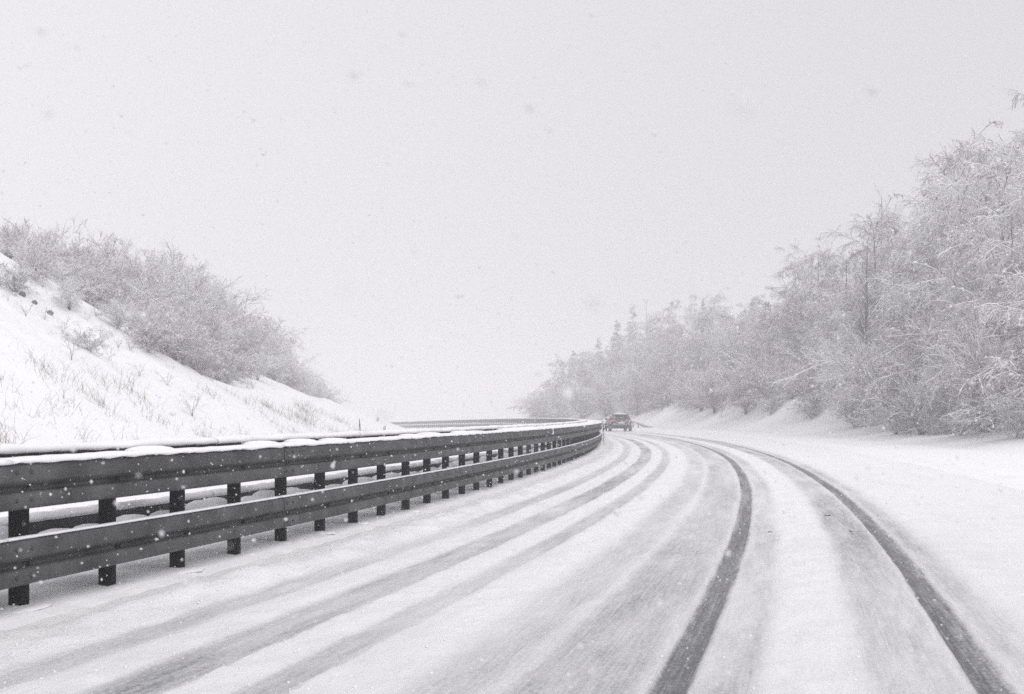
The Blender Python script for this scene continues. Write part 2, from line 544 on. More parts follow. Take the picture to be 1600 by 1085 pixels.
# snow lying on the rail
def cap_strip(mb, dc, w, z0, th, s0, s1, step, seed, ragged=.012, base=.0):
    n = max(1, int(round((s1-s0)/step)))
    rings = []
    K = 9
    for i in range(n+1):
        s = s0+(s1-s0)*i/n
        b = float(zb(s))
        a = s/R-T0
        h = th*(1+.45*float(vnoise(s*2.3, seed))+.35*float(vnoise(s*8.1, seed+4)))
        wl_ = w/2*(1+.16*float(vnoise(s*5.0, seed+9)))
        wr_ = w/2*(1+.16*float(vnoise(s*5.7, seed+13)))
        dip = ragged*(float(vnoise(s*9.0, seed+2))+.5*float(vnoise(s*23.0, seed+2)))
        pr = [(dc+wr_, z0-.008+dip), (dc+wr_*1.0, z0+h*.35), (dc+wr_*.86, z0+h*.78), (dc+wr_*.5, z0+h), (dc, z0+h*1.03),
              (dc-wl_*.5, z0+h), (dc-wl_*.86, z0+h*.75), (dc-wl_, z0+h*.3), (dc-wl_, z0-.006)]
        rings.append([(CX+(R+d)*math.cos(a), CY+(R+d)*math.sin(a), z+b) for d, z in pr])
    mb.loft(rings, cap=True)

def mound(mb, s, d, z, ls, ld, h, seed, n=10):
    """low heap of snow, ls long and ld wide"""
    a0 = s/R-T0; c, sn = math.cos(a0), math.sin(a0)
    x0, y0 = CX+(R+d)*c, CY+(R+d)*sn
    rings = []
    for rr, zz in ((1.0, 0), (.93, .34), (.72, .72), (.4, .95), (.12, 1.0)):
        ring = []
        for k in range(n):
            t = 2*math.pi*k/n
            q = 1+.25*float(vnoise(math.cos(t)*1.5+seed, math.sin(t)*1.5+seed*.7))
            u, v = rr*q*ld*math.cos(t), rr*q*ls*math.sin(t)
            ring.append((x0+u*c-v*sn, y0+u*sn+v*c, z+zz*h))
        rings.append(ring)
    mb.loft(rings, cap=True)

for k in range(N_POST//PAN):
    s0 = S_FIRST+k*PAN*SP-.35; s1 = s0+PAN*SP
    near = k < 16
    st = .09 if near else .6
    mb = MB()
    cap_strip(mb, RAIL_D-.02, .30, 1.002, .024, s0, s1, st, 1.5, .022)
    cap_strip(mb, RAIL_D-.66, .20, 1.032, .05, s0, s1, st, 7.5)
    for j in range(PAN):                       # bridges over the posts close the slit between the two caps
        s = S_FIRST+(k*PAN+j)*SP
        zz = float(zb(s))
        if random.random() < .25: continue
        mound(mb, s+.12+random.uniform(-.06, .06), RAIL_D-.34, 1.0+zz, random.uniform(.10, .26), random.uniform(.20, .25), random.uniform(.03, .045), k*4.1+j, 10 if near else 6)
    railobj("snow_cap", mb, M['cap'], True)["kind"] = "stuff"
    mb = MB()
    cap_strip(mb, RAIL_D+.072, .06, .511, .007, s0, s1, st, 3.5, .004)
    cap_strip(mb, RAIL_D-.66, .11, .512, .05, s0, s1, st, 11.5, .006)
    for j in range(PAN):
        s = S_FIRST+(k*PAN+j)*SP; zz = float(zb(s))
        for q in (-1, 1):
            mound(mb, s+q*.20+random.uniform(-.05, .05), RAIL_D-.30+random.uniform(-.03, .03), .39+zz, .13+random.uniform(-.04, .06), .20, .12+random.uniform(-.04, .05), k*3.3+j+q, 10 if near else 5)
    for j in range(PAN):
        if near:
            s = S_FIRST+(k*PAN+j)*SP
            for q in range(3):
                mound(mb, s+random.uniform(-.14, .14), RAIL_D+random.uniform(-.16, .02), float(height(s, RAIL_D))-.012, random.uniform(.12, .26), random.uniform(.08, .16), random.uniform(.015, .03), k*2.7+j+q*5, 8)
    railobj("bracket_snow", mb, M['cap'], True)["kind"] = "stuff"

# a clot of snow hanging over the upper beam
mb = MB()
sC = 29.3
for dz, w, o_ in ((0, .14, .09), (-.07, .10, .10)):
    mound(mb, sC, RAIL_D+o_, .93+dz, w, .035, .12, 3+dz*10)
railobj("snow_clot", mb, M['cap'], True)["kind"] = "stuff"

# ------------------------------------------------------------------ single-beam rail on the outer side, beyond the car
S2, D2 = 124.0, 7.3
rail2 = empty("guardrail", P(S2, D2))
tag(rail2, "distant low guardrail with sloping end on the outer side of the bend behind the car", "guardrail")
org = np.array(rail2.location)
def railobj2(name, mb, mat, smooth=False):
    me = mb.mesh(name, mat, smooth); to_local(me, org)
    return obj(name, me, rail2)
p2 = MB(); cpost(p2, .70); post2 = p2.mesh("post", M['post'])
vz = lambda s: float(height(s, D2, False)-zb(s))
def endz(s): return vz(s) - .62*(1-float(sstep(S2, S2+8, s)))
N2 = 60
for i in range(N2):
    s = S2+4+i*2.0
    o = bpy.data.objects.new("post", post2); link(o, rail2)
    x, y, _ = P(s, D2+.09, z=0)
    o.location = (x-org[0], y-org[1], float(zb(s))+endz(s)-org[2]-.05)
    o.rotation_euler = (0, 0, heading(s)+math.pi)
for k in range(N2//2):
    s0 = S2+k*4.0
    mb = MB(); sweep(mb, wprofile(D2+.0, .40, -1), s0, s0+3.99, step=1.0, zfun=endz)
    railobj2("beam", mb, M['frosted'])
    mb = MB()
    rings = []
    for i in range(9):
        s = s0+4.0*i/8; a = s/R-T0; b = float(zb(s))+endz(s)+.71
        h = .05*(1+.5*float(vnoise(s*2, 5)))
        rings.append([(CX+(R+D2+d)*math.cos(a), CY+(R+D2+d)*math.sin(a), b+z) for d, z in ((.03, 0), (.03, h*.7), (-.03, h), (-.09, h*.7), (-.09, 0))])
    mb.loft(rings[::1], cap=True); railobj2("snow_cap", mb, M['cap'], True)

# ------------------------------------------------------------------ trees and shrubs
def unit(v):
    return v/np.maximum(np.linalg.norm(v, axis=-1, keepdims=True), 1e-9)

def grow(pts, rad, g, m, tlo, thi, length, lvar, angle, avar, droop, K, rfac, up=0.0, taper=True):
    """m children for each parent polyline: pts (N,Kp,3), rad (N,Kp)"""
    N, Kp, _ = pts.shape
    t = g.uniform(tlo, thi, (N, m))
    f = t*(Kp-1); i = np.minimum(f.astype(int), Kp-2); w = (f-i)[..., None]
    ar = np.arange(N)[:, None]
    p0, p1 = pts[ar, i], pts[ar, i+1]
    base = p0*(1-w)+p1*w
    br = rad[ar, i]*(1-w[..., 0])+rad[ar, i+1]*w[..., 0]
    dirv = unit(p1-p0)
    rnd = g.normal(size=(N, m, 3))
    side = unit(rnd-dirv*np.sum(rnd*dirv, -1, keepdims=True))
    an = np.radians(angle+g.normal(size=(N, m, 1))*avar)
    d = unit(dirv*np.cos(an)+side*np.sin(an)+np.array([0, 0, up]))
    plen = np.linalg.norm(pts[:, -1]-pts[:, 0], axis=-1)[:, None]
    L = length*plen*(1-(.55*t if taper else 0))*(1+lvar*g.uniform(-1, 1, (N, m)))
    out = np.zeros((N, m, K, 3)); out[:, :, 0] = base
    cur = d.copy()
    for k in range(1, K):
        cur = unit(cur+g.normal(size=cur.shape)*.13+np.array([0, 0, -droop/(K-1)]))
        out[:, :, k] = out[:, :, k-1]+cur*(L/(K-1))[..., None]
    r0 = np.maximum(br*rfac, .003)[..., None]
    rr = r0*np.linspace(1, .35, K)
    return out.reshape(-1, K, 3), rr.reshape(-1, K)

def tubes(pts, rad, n=3):
    N, K, _ = pts.shape
    tan = np.zeros_like(pts)
    tan[:, 1:-1] = pts[:, 2:]-pts[:, :-2]; tan[:, 0] = pts[:, 1]-pts[:, 0]; tan[:, -1] = pts[:, -1]-pts[:, -2]
    tan = unit(tan)
    ref = np.where(np.abs(tan[..., 2:3]) > .9, np.array([1., 0, 0]), np.array([0, 0, 1.]))
    u = unit(np.cross(tan, ref)); v = np.cross(u, tan)          # v points upward as far as it can
    a = -math.pi/2+2*math.pi*np.arange(n)/n+ (math.pi if n == 3 else 0)
    ring = (u[:, :, None]*np.cos(a)[None, None, :, None]+v[:, :, None]*np.sin(a)[None, None, :, None])*rad[:, :, None, None]
    V = (pts[:, :, None]+ring).reshape(-1, 3)
    b = np.arange(N)[:, None, None]*K*n+np.arange(K-1)[None, :, None]*n
    j = np.arange(n)[None, None, :]; j2 = (j+1) % n
    F = np.stack([b+j, b+j2, b+j2+n, b+j+n], -1).reshape(-1, 4)
    return V, F

OCT_V = np.array([(1, 0, 0), (0, 1, 0), (-1, 0, 0), (0, -1, 0), (0, 0, 1), (0, 0, -1)], float)
OCT_F = np.array([(0, 1, 4), (1, 2, 4), (2, 3, 4), (3, 0, 4), (1, 0, 5), (2, 1, 5), (3, 2, 5), (0, 3, 5)])
def blobs(C, Rr, flat, g):
    N = len(C)
    sc = Rr[:, None, None]*g.uniform(.7, 1.3, (N, 6, 1))
    V = (OCT_V[None]*np.array([1, 1, flat])*sc+C[:, None]).reshape(-1, 3)
    F = (OCT_F[None]+6*np.arange(N)[:, None, None]).reshape(-1, 3)
    return V, F

def pack(levels, clumps, g, name, twig, nside=3, ridges=()):
    Vs, Fq, n0, mi = [], [], 0, []
    for pts, rad, k, rmin, share in ridges:          # snow lying along the tops of limbs and branches
        keep = g.random(len(pts)) < share
        pts, rad = pts[keep], np.maximum(rad[keep]*k, rmin)*g.uniform(.6, 1.25, (keep.sum(), 1))
        rad = rad*g.uniform(.75, 1.25, rad.shape); rad[:, -1] *= .35
        V, F = tubes(pts+np.array([0, 0, 1])*rad[..., None]*.75, rad, 3)
        Vs.append(V); Fq.append(F+n0); n0 += len(V); mi.append(np.ones(len(F), int))
    for pts, rad in levels:
        V, F = tubes(pts, rad, nside); Vs.append(V); Fq.append(F+n0); n0 += len(V); mi.append(np.zeros(len(F), int))
    F3 = np.zeros((0, 3), int)
    if clumps is not None:
        V, F = blobs(clumps[0], clumps[1], .55, g); Vs.append(V); F3 = F+n0; mi.append(np.ones(len(F), int))
    return mesh_np(name, np.concatenate(Vs), [np.concatenate(Fq), F3], [twig, M['clump']], True, np.concatenate(mi))

def stem(g, H, r0, lean=.05, K=8, wob=.03):
    p = np.zeros((1, K, 3)); z = np.linspace(0, H, K); z[0] = -.3
    p[0, :, 2] = z
    p[0, :, 0] = np.cumsum(g.normal(size=K))*wob*H/K+z*g.normal()*lean
    p[0, :, 1] = np.cumsum(g.normal(size=K))*wob*H/K+z*g.normal()*lean
    return p, r0*np.linspace(1, .12, K)[None]

def tall_tree(seed, H=10.0, clear=.12, spread=.34, droop=.55, n1=42, n2=11, n3=11, clump=800, twig='twig'):
    """slender forest tree, branches bowed down under the snow"""
    g = np.random.default_rng(seed)
    tp, tr = stem(g, H, .012*H)
    l1 = grow(tp, tr, g, n1, clear, .99, spread, .45, 56, 15, droop, 6, .40, .10)
    l2 = grow(*l1, g, n2, .12, 1.0, .50, .4, 45, 18, droop*.9, 4, .5)
    l3 = grow(*l2, g, n3, .05, 1.0, .62, .45, 48, 22, droop*.9, 2, .6)
    for l in (l2, l3):
        np.maximum(l[1], .010, out=l[1])
    np.maximum(l2[1], .015, out=l2[1]); np.maximum(l1[1], .022, out=l1[1])
    q = l2[0].reshape(-1, 3); q = q[g.choice(len(q), min(clump, len(q)), replace=False)]
    cl = (q+np.array([0, 0, .02]), g.uniform(.03, .16, len(q))*g.uniform(.4, 1, len(q)))
    crown = pack([l1, l2, l3], cl, g, "crown", M[twig], ridges=((*l1, 1.0, .024, .45), (*l2, 1.1, .021, .7), (*l3, 1.0, .012, .5)))
    tv, tf = tubes(tp, tr, 7)
    return mesh_np("trunk", tv, tf, M['bark'], True), crown

def bush_tree(seed, H=4.2, stems=9, spread=.42, n1=9, n2=8, n3=7, clump=500, twig='twig', droop=.12):
    """many-stemmed rounded thicket tree with upward twigs"""
    g = np.random.default_rng(seed)
    P_, R_ = [], []
    for i in range(stems):
        a = 2*math.pi*i/stems+g.uniform(-.3, .3); sp = spread*g.uniform(.25, 1.0)
        h = H*g.uniform(.55, .86)*(1-.35*sp)
        K = 7; t = np.linspace(0, 1, K)
        x = np.cos(a)*H*sp*(.15*t+.85*t**1.5); y = np.sin(a)*H*sp*(.15*t+.85*t**1.5)
        p = np.stack([x, y, h*t-.25*(t == 0)], -1)+g.normal(size=(K, 3))*.02*H*t[:, None]
        P_.append(p); R_.append(.0105*H*g.uniform(.6, 1)*np.linspace(1, .25, K))
    tp, tr = np.array(P_), np.array(R_)
    l1 = grow(tp, tr, g, n1, .12, 1.0, .46, .4, 46, 16, droop, 5, .55, .08, taper=False)
    l2 = grow(*l1, g, n2, .15, 1.0, .5, .4, 40, 16, droop, 4, .55, .08)
    l3 = grow(*l2, g, n3, .05, 1.0, .65, .45, 42, 18, droop, 2, .6, .05)
    for l in (l2, l3):
        np.maximum(l[1], .0016*H, out=l[1])
    q = l2[0].reshape(-1, 3); q = q[g.choice(len(q), min(clump, len(q)), replace=False)]
    cl = (q, H*g.uniform(.003, .016, len(q)))
    crown = pack([l1, l2, l3], cl, g, "crown", M[twig], ridges=((*l1, 1.1, .005*H, .9), (*l2, 1.1, .0034*H, .75), (*l3, 1.0, .0018*H, .4)))
    tv, tf = tubes(tp, tr, 6)
    return mesh_np("trunk", tv, tf, M['bark'], True), crown

def spruce(seed, H=12.0, spread=.20):
    g = np.random.default_rng(seed)
    tp, tr = stem(g, H, .011*H, .012, 8, .01)
    l1 = grow(tp, tr, g, 120, .06, .985, spread, .25, 82, 9, .42, 5, .3, .0)
    # shorter towards the top
    base = l1[0][:, :1]; f = np.clip(1.15-base[..., 2:3]/H, .06, 1)/np.clip(1-.55*base[..., 2:3]/H, .3, 1)
    l1 = (base+(l1[0]-base)*f, l1[1])
    l2 = grow(*l1, g, 13, .1, 1.0, .42, .35, 55, 12, .5, 3, .6, taper=True)
    l3 = grow(*l2, g, 3, .1, 1.0, .5, .4, 50, 15, .6, 2, .8)
    for l in (l2, l3): np.maximum(l[1], .018, out=l[1])
    q = l2[0].reshape(-1, 3); q = q[g.choice(len(q), 1500, replace=False)]
    crown = pack([l1, l2, l3], (q+np.array([0, 0, .03]), g.uniform(.05, .13, len(q))), g, "crown", M['twig_dark'])
    tv, tf = tubes(tp, tr, 7)
    return mesh_np("trunk", tv, tf, M['bark'], True), crown

def pole_tree(seed, H=11.0):
    """thin bare stem with a sparse crown that stands out of the wood"""
    g = np.random.default_rng(seed)
    tp, tr = stem(g, H, .010*H, .02, 9, .025)
    l1 = grow(tp, tr, g, 26, .35, .99, .16, .4, 40, 12, .15, 5, .45, .15)
    l2 = grow(*l1, g, 6, .2, 1.0, .5, .4, 38, 15, .2, 3, .5)
    np.maximum(l2[1], .010, out=l2[1])
    crown = pack([l1, l2], None, g, "crown", M['twig_dark'])
    tv, tf = tubes(tp, tr, 7)
    return mesh_np("trunk", tv, tf, M['post_bark'], True), crown

M['post_bark'] = twig_mat("dark_bark", (.05, .045, .045), lo=.5, hi=1.1)

TALL = [tall_tree(100+i, 10.0, clear=[.03, .06, .03, .05][i], spread=[.36, .44, .40, .33][i], droop=[.8, .65, 1.0, .6][i]) for i in range(4)]
BUSH = [bush_tree(200+i, 4.2, stems=[9, 11, 8, 10][i], spread=[.52, .6, .48, .56][i]) for i in range(4)]
SHRUB = [bush_tree(300+i, 1.6, stems=9, spread=.7, n1=7, n2=7, n3=9, clump=300, twig='twig_dark', droop=.35) for i in range(3)]
SAPL = [bush_tree(400+i, 1.1, stems=3, spread=.4, n1=4, n2=4, n3=2, clump=20, twig='twig_dark', droop=.1) for i in range(3)]
SPRUCE = [spruce(500+i, 12.0, [.19, .22][i]) for i in range(2)]
POLE = [pole_tree(600+i) for i in range(2)]

count = {}
def plant(name, proto, s, d, h, h0, label, cat, group=None, sink=.12, rz=None, sz=1.0):
    x, y, z = P(s, d)
    k = h/h0
    e = empty(name, (x, y, z-sink), random.uniform(0, 6.283) if rz is None else rz, (k*sz, k*sz, k))
    tag(e, label, cat, group)
    for nm, me in zip(("trunk", "crown"), proto):
        obj(nm, me, e)
    count[name] = count.get(name, 0)+1
    return e

G_R = "trees of the snowy wood on the right-hand slope"
def zone_label(s, row, d=15.0):
    x, y, _ = P(s, d, z=0); px = 800+2000*x/y
    for lim, where in ((1530, "at the right edge of the picture"), (1440, "above the leaning dark shrub"), (1340, "around the thin bare stems"), (1250, "around the pointed conifer"),
                       (1150, "above the snowy bank"), (1050, "right of the car"), (950, "right above the car"), (0, "left of the car, nearly lost in haze")):
        if px > lim: break
    tier = ("in the lowest row", "in the second row", "halfway up the slope", "high on the slope", "along the skyline")[row]
    return "bare snow-laden tree %s, %s" % (tier, where)

random.seed(21)
rows = [(12.4, 2.7), (15.2, 2.8), (18.6, 3.2), (23.5, 3.9), (30.0, 5.0)]
for ri, (dr, sp) in enumerate(rows):
    s = 34.0+ri*1.3-(8 if ri else 0)
    while s < 222:
        dd = dr+random.uniform(-1.3, 1.3)+(.8 if 70 < s < 150 else 0)
        h = random.uniform(5.8, 10.4)*(1.0 if ri else .72)*(1+.30*(1-float(sstep(50, 72, s))))*(1+(.34 if ri > 1 else .10)*float(sstep(1430, 1580, 800+2000*P(s, dd, z=0)[0]/P(s, dd, z=0)[1])))*(1-.2*float(sstep(85, 140, s)))*(1-.35*float(sstep(175, 215, s)))*(.45+.55*float(sstep(815, 900, 800+2000*P(s, dd, z=0)[0]/P(s, dd, z=0)[1])))
        xx, yy, _ = P(s, dd, z=0)
        if not 822 < 800+2000*xx/yy < 1690:                # the wood ends here
            s += sp; continue
        if ri == 0 and random.random() < .55:
            plant("thicket_tree", random.choice(BUSH), s, dd-.6, random.uniform(3.6, 5.6), 4.2, "rounded bushy tree in the lowest row, "+zone_label(s, 0, dd).split(", ", 1)[1], "tree", "bushy trees along the foot of the right-hand wood "+zone_label(s, 0, dd).split(", ", 1)[1], sz=random.uniform(.9, 1.2))
            s += sp*random.uniform(.6, 1.0); continue
        plant("birch_tree", random.choice(TALL), s+random.uniform(-1, 1), dd, h, 10.0, zone_label(s, ri, dd), "tree", G_R+" "+zone_label(s, ri, dd)[21:], sz=random.uniform(.9, 1.2)*min(1, 10.5/h))
        s += sp*random.uniform(.75, 1.3)*(1 if s < 130 else 1.25)
# shrubs along the foot of the right slope
for k, (px, dep, h, lab) in enumerate([
        (1592, 47, 2.6, "dense dark twiggy shrub at the right edge of the picture by the verge"),
        (1545, 52, 2.3, "second snowy shrub from the right edge at the foot of the slope"),
        (1500, 55, 1.5, "small low shrub half buried in snow beside the right verge"),
        (1440, 60, 3.0, "leaning dark shrub by the right verge, nearest the flat snow"),
        (1400, 63, 1.9, "small dark shrub left of the leaning one by the right verge"),
        (1335, 74, 2.2, "round shrub on the snowy bank above the outer wheel track"),
        (1268, 88, 1.8, "low shrub on the snow mound of the right-hand bank"),
        (1205, 100, 2.0, "hazy low shrub on the bank in the middle of the right side"),
        (1130, 118, 2.2, "hazy shrub low on the bank, right of the car"),
        (1040, 140, 2.6, "faint shrub at the sloping end of the distant guardrail")]):
    x, y = at_pixel(px, dep); s, d = sd_of(x, y)
    d = max(d, 9.6)
    plant("shrub", SHRUB[k % 3], s, d, h, 1.6, lab, "shrub", "shrubs at the foot of the right-hand slope", sz=1.1)
# pointed conifers above the car and one in the wood
for k, (px, dep, h, lab) in enumerate([
        (990, 185, 10.5, "tallest hazy spruce standing above the car"),
        (964, 190, 10.0, "hazy spruce just left of the tallest one above the car"),
        (935, 196, 8.8, "faint spruce left of the car, second from the left end of the wood"),
        (896, 200, 8.5, "faintest spruce at the left end of the wood"),
        (1296, 105, 9.5, "pointed snowy conifer rising out of the middle of the right-hand wood"),
        (1100, 165, 9.0, "hazy pointed conifer on the skyline right of the car")]):
    x, y = at_pixel(px, dep); s, d = sd_of(x, y)
    plant("spruce_tree", SPRUCE[k % 2], s, d, h, 12.0, lab, "tree", "spruces in the right-hand wood")
for k, (px, dep, h, lab) in enumerate([
        (1380, 98, 12.0, "thin bare pole tree reaching highest above the middle of the wood"),
        (1352, 79, 10.5, "thin dark bare stem in front of the middle of the wood"),
        (1395, 77, 8.5, "thin bare stem right of the darkest one in the wood"),
        (1320, 86, 9.5, "thin bare stem left of the darkest one in the wood"),
        (1242, 115, 10.0, "thin bare stem on the skyline of the lower wood"),
        (1012, 195, 11.5, "faint bare pole tree on the skyline above the car")]):
    x, y = at_pixel(px, dep); s, d = sd_of(x, y)
    plant("pole_tree", POLE[k % 2], s, d, h, 11.0, lab, "tree", "bare pole trees in the right-hand wood")

# left cutting: thicket trees behind the open snow slope
random.seed(5)
left = []
for (px, dep, h) in [(-60, 62, 3.6), (-10, 64, 3.6), (30, 66, 4.2), (75, 66, 4.6), (110, 68, 4.4), (150, 70, 4.4), (60, 60, 3.0), (120, 62, 3.2), (185, 72, 4.4),
                     (165, 63, 3.4), (215, 74, 4.6), (205, 64, 3.8), (250, 78, 4.8), (235, 67, 4.0), (285, 82, 5.0), (270, 70, 4.2), (310, 86, 5.4), (300, 74, 4.8),
                     (335, 92, 5.2), (325, 78, 4.6), (360, 96, 5.0), (350, 84, 4.4), (385, 100, 5.2), (375, 88, 4.6), (405, 106, 5.4), (400, 92, 4.8), (425, 110, 5.0), (420, 98, 4.2),
                     (440, 116, 4.2), (445, 104, 3.2), (465, 124, 3.6), (485, 132, 4.2), (500, 140, 4.2), (475, 112, 2.8), (512, 150, 3.0), (395, 82, 3.2), (340, 72, 3.2), (285, 64, 3.0), (180, 58, 2.4),
                     (90, 56, 2.2), (130, 57, 2.6), (225, 60, 2.8), (255, 61, 3.0), (320, 66, 3.0), (360, 74, 3.2), (415, 86, 3.2), (440, 94, 2.8), (455, 110, 3.4), (490, 122, 3.4), (505, 130, 3.0), (240, 56, 2.0), (300, 60, 2.2),
                     (232, 49.5, 1.7), (262, 51, 2.1), (287, 53, 2.3), (312, 55, 1.8), (340, 60, 2.0), (366, 63, 1.8), (110, 49, 1.5), (55, 50, 1.7), (400, 72, 2.0), (430, 82, 2.0), (455, 92, 2.0), (185, 50, 1.5)]:
    left.append((px, dep, h))
for k, (px, dep, h) in enumerate(left):
    x, y = at_pixel(px+random.uniform(-5, 5), dep); s, d = sd_of(x, y)
    for lim, where in ((60, "at the left edge of the picture"), (140, "above the row of dark stones"), (215, "left of the gully"), (265, "at the head of the gully"), (310, "just right of the gully"),
                       (350, "in the densest part of the thicket"), (395, "past the densest part of the thicket"), (440, "where the thicket drops towards the road"), (999, "at the hazy right end of the thicket")):
        if px < lim: break
    edge = 51+max(0, px-150)*.115
    row = "at the front edge" if dep < edge+4 else ("in the middle row" if dep < edge+12 else "on the skyline")
    lab = "bushy snow-covered bare tree %s, %s" % (row, where)
    where = row+" "+where
    plant("thicket_tree", random.choice(BUSH), s, d, h, 4.2, lab, "tree", "thicket trees " + where, sz=random.uniform(.9, 1.15))
for k, (px, dep, h, lab) in enumerate([
        (25, 47, 1.6, "wispy shrub on the open snow near the upper left edge"),
        (275, 52, 1.6, "dark shrub in the gully at the edge of the open left slope"),
        (305, 56, 1.3, "low dark shrub at the lower end of the gully on the left slope"),
        (140, 44, 1.2, "wispy shrub in the middle of the open left slope"),
        (380, 66, 1.5, "small upright shrub on the lower left slope below the thicket"),
        (355, 60, 1.1, "small forked shrub on the lower left slope"),
        (448, 92, 1.4, "low dark shrub near the foot of the left slope"),
        (500, 118, 1.6, "faint low shrub at the far foot of the left slope")]):
    x, y = at_pixel(px, dep); s, d = sd_of(x, y)
    plant("shrub", SHRUB[k % 3], s, d, h, 1.6, lab, "shrub", "shrubs on the open left slope")
for k, (px, dep, h, lab) in enumerate([
        (112, 40, 1.0, "forked bare sapling low on the left slope"), (262, 46, .9, "little bare sapling above the guardrail left of centre slope"),
        (300, 44, 1.3, "upright bare sapling standing just above the guardrail snow"), (218, 45, .7, "tiny sapling right of the forked one"),
        (185, 48, .8, "bent sapling on the open snow slope"), (40, 42, .8, "sapling with arched twigs near the left edge"),
        (70, 46, .7, "thin sapling above the arched one near the left edge"), (150, 50, .9, "sapling below the thicket on the left slope"),
        (330, 55, .9, "sapling between the lower gully and the small upright shrub")]):
    x, y = at_pixel(px, dep); s, d = sd_of(x, y)
    plant("sapling", SAPL[k % 3], s, d, h, 1.1, lab, "sapling", "saplings on the open left slope", sink=.05)

random.seed(15)
for k in range(26):
    px = random.uniform(5, 400); dep = random.uniform(43, 52)+max(0, px-150)*.075
    x, y = at_pixel(px, dep); s, d = sd_of(x, y)
    up = d < -22
    plant("sapling", SAPL[k % 3], s, d, random.uniform(.45, 1.0), 1.1, "small wispy bare sapling scattered on the %s part of the open left slope" % ("upper" if up else "lower"), "sapling", "wispy saplings on the %s open left slope" % ("upper" if up else "lower"), sink=.05)

# dry grass poking through the snow at the foot of the left slope
g = np.random.default_rng(77)
n = 3000
ts = g.uniform(14, 70, 120); td = -g.uniform(16.0, 20.5, 120)
i = (120*g.random(n)**1.6).astype(int)
ss = ts[i]+g.normal(size=n)*.28; dd = td[i]+g.normal(size=n)*.28
far = g.random(n) < .12
ss[far] = g.uniform(18, 62, far.sum()); dd[far] = -g.uniform(17, 31, far.sum())
a = ss/R-T0
B = np.stack([CX+(R+dd)*np.cos(a), CY+(R+dd)*np.sin(a), height(ss, dd)-.05], -1)
L = g.uniform(.15, .6, n)*np.where(far, .5, 1)
di = unit(np.stack([g.normal(size=n)*.35, g.normal(size=n)*.35, np.ones(n)], -1))
be = g.normal(size=(n, 3))*np.array([1, 1, 0])*.4-np.array([0, 0, .2])
t = np.linspace(0, 1, 4)[None, :, None]
pts = B[:, None]+di[:, None]*L[:, None, None]*t+be[:, None]*L[:, None, None]*t*t*.6
V, F = tubes(pts, np.linspace(.0045, .002, 4)[None]*np.ones((n, 1)))
tag(obj("dry_grass", mesh_np("dry_grass", V, F, M['grass'])), "dry grass stems poking through the snow at the foot of the left slope", "grass", kind="stuff")

# dark stones on the open slope
def stone(seed, r):
    g = np.random.default_rng(seed); mb = MB()
    rings = []
    for z, q in ((-.5, .7), (-.1, 1.0), (.25, .8), (.5, .4)):
        rings.append([(r*q*g.uniform(.75, 1.2)*math.cos(t), r*q*g.uniform(.75, 1.2)*math.sin(t)*.8, r*z*1.2) for t in np.linspace(0, 6.283, 8)[:-1]])
    mb.loft(rings); return mb.mesh("stone", M['rock'])
for k, (px, dep, r, lab) in enumerate([
        (12, 52, .22, "dark stone showing through snow at the upper left edge"), (35, 47, .16, "leftmost of three dark stones in a row on the left slope"),
        (54, 47, .13, "middle one of three dark stones in a row on the left slope"), (78, 47, .15, "rightmost of three dark stones in a row on the left slope"),
        (205, 52, .14, "small dark stone at the gully edge on the left slope")]):
    x, y = at_pixel(px, dep); s, d = sd_of(x, y)
    o = obj("stone", stone(k, r)); o.location = P(s, d, r*.3)
    tag(o, lab, "stone", "stones on the open left slope")

# ------------------------------------------------------------------ delineator posts
def delineator(px, depth, zband, label, lean=0.0, k=1.0, snowy=False):
    x, y = at_pixel(px, depth); s, d = sd_of(x, y)
    zg = float(height(s, d))
    top = max(zg+.35, zband+.22)
    e = empty("delineator_post", (x, y, zg))
    e.rotation_euler = (0, lean, heading(s))
    tag(e, label, "post", "roadside delineator posts")
    hgt = top-zg
    mb = MB()
    sec = [(-.06, -.03), (.0, -.055), (.06, -.03), (.05, .035), (-.05, .035)]
    mb.loft([[(a_*q, b_*q, z) for a_, b_ in sec] for z, q in ((-.3, 1), (hgt-.05, 1), (hgt, .75))])
    mb.build("body", M['white_plastic'], e)
    mb = MB()
    z0, z1 = hgt-.36, hgt-.10
    sec2 = [(a_*1.06, b_*1.06) for a_, b_ in sec]
    mb.loft([[(a_, b_, z0+.05*(a_/.06)) for a_, b_ in sec2], [(a_, b_, z1+.05*(a_/.06)) for a_, b_ in sec2]])
    b = mb.build("band", M['black_plastic'], e)
    mb = MB(); mb.box(-.02, .02, -.066, -.056, z0+.05, z1-.02, .003)
    mb.build("reflector", M['white_plastic'], b)
    mb = MB()
    mb.loft([[(a_*q, b_*q, z) for a_, b_ in sec] for z, q in ((hgt-.002, .85), (hgt+.03, .9), (hgt+.06, .5))])
    mb.build("snow_cap", M['cap'], e, True)
    return e
delineator(420, 42, .48, "nearest delineator post leaning behind the guardrail on the far side of the median", .22)
delineator(566, 56, .45, "delineator post with black band right of the thin stake beyond the guardrail")
delineator(601, 78, .24, "right one of two small distant delineator posts beyond the guardrail")
delineator(590, 88, .18, "left one of two small distant delineator posts beyond the guardrail")
delineator(944, 56.0, .80, "snow-plastered delineator post where the guardrail disappears round the bend")

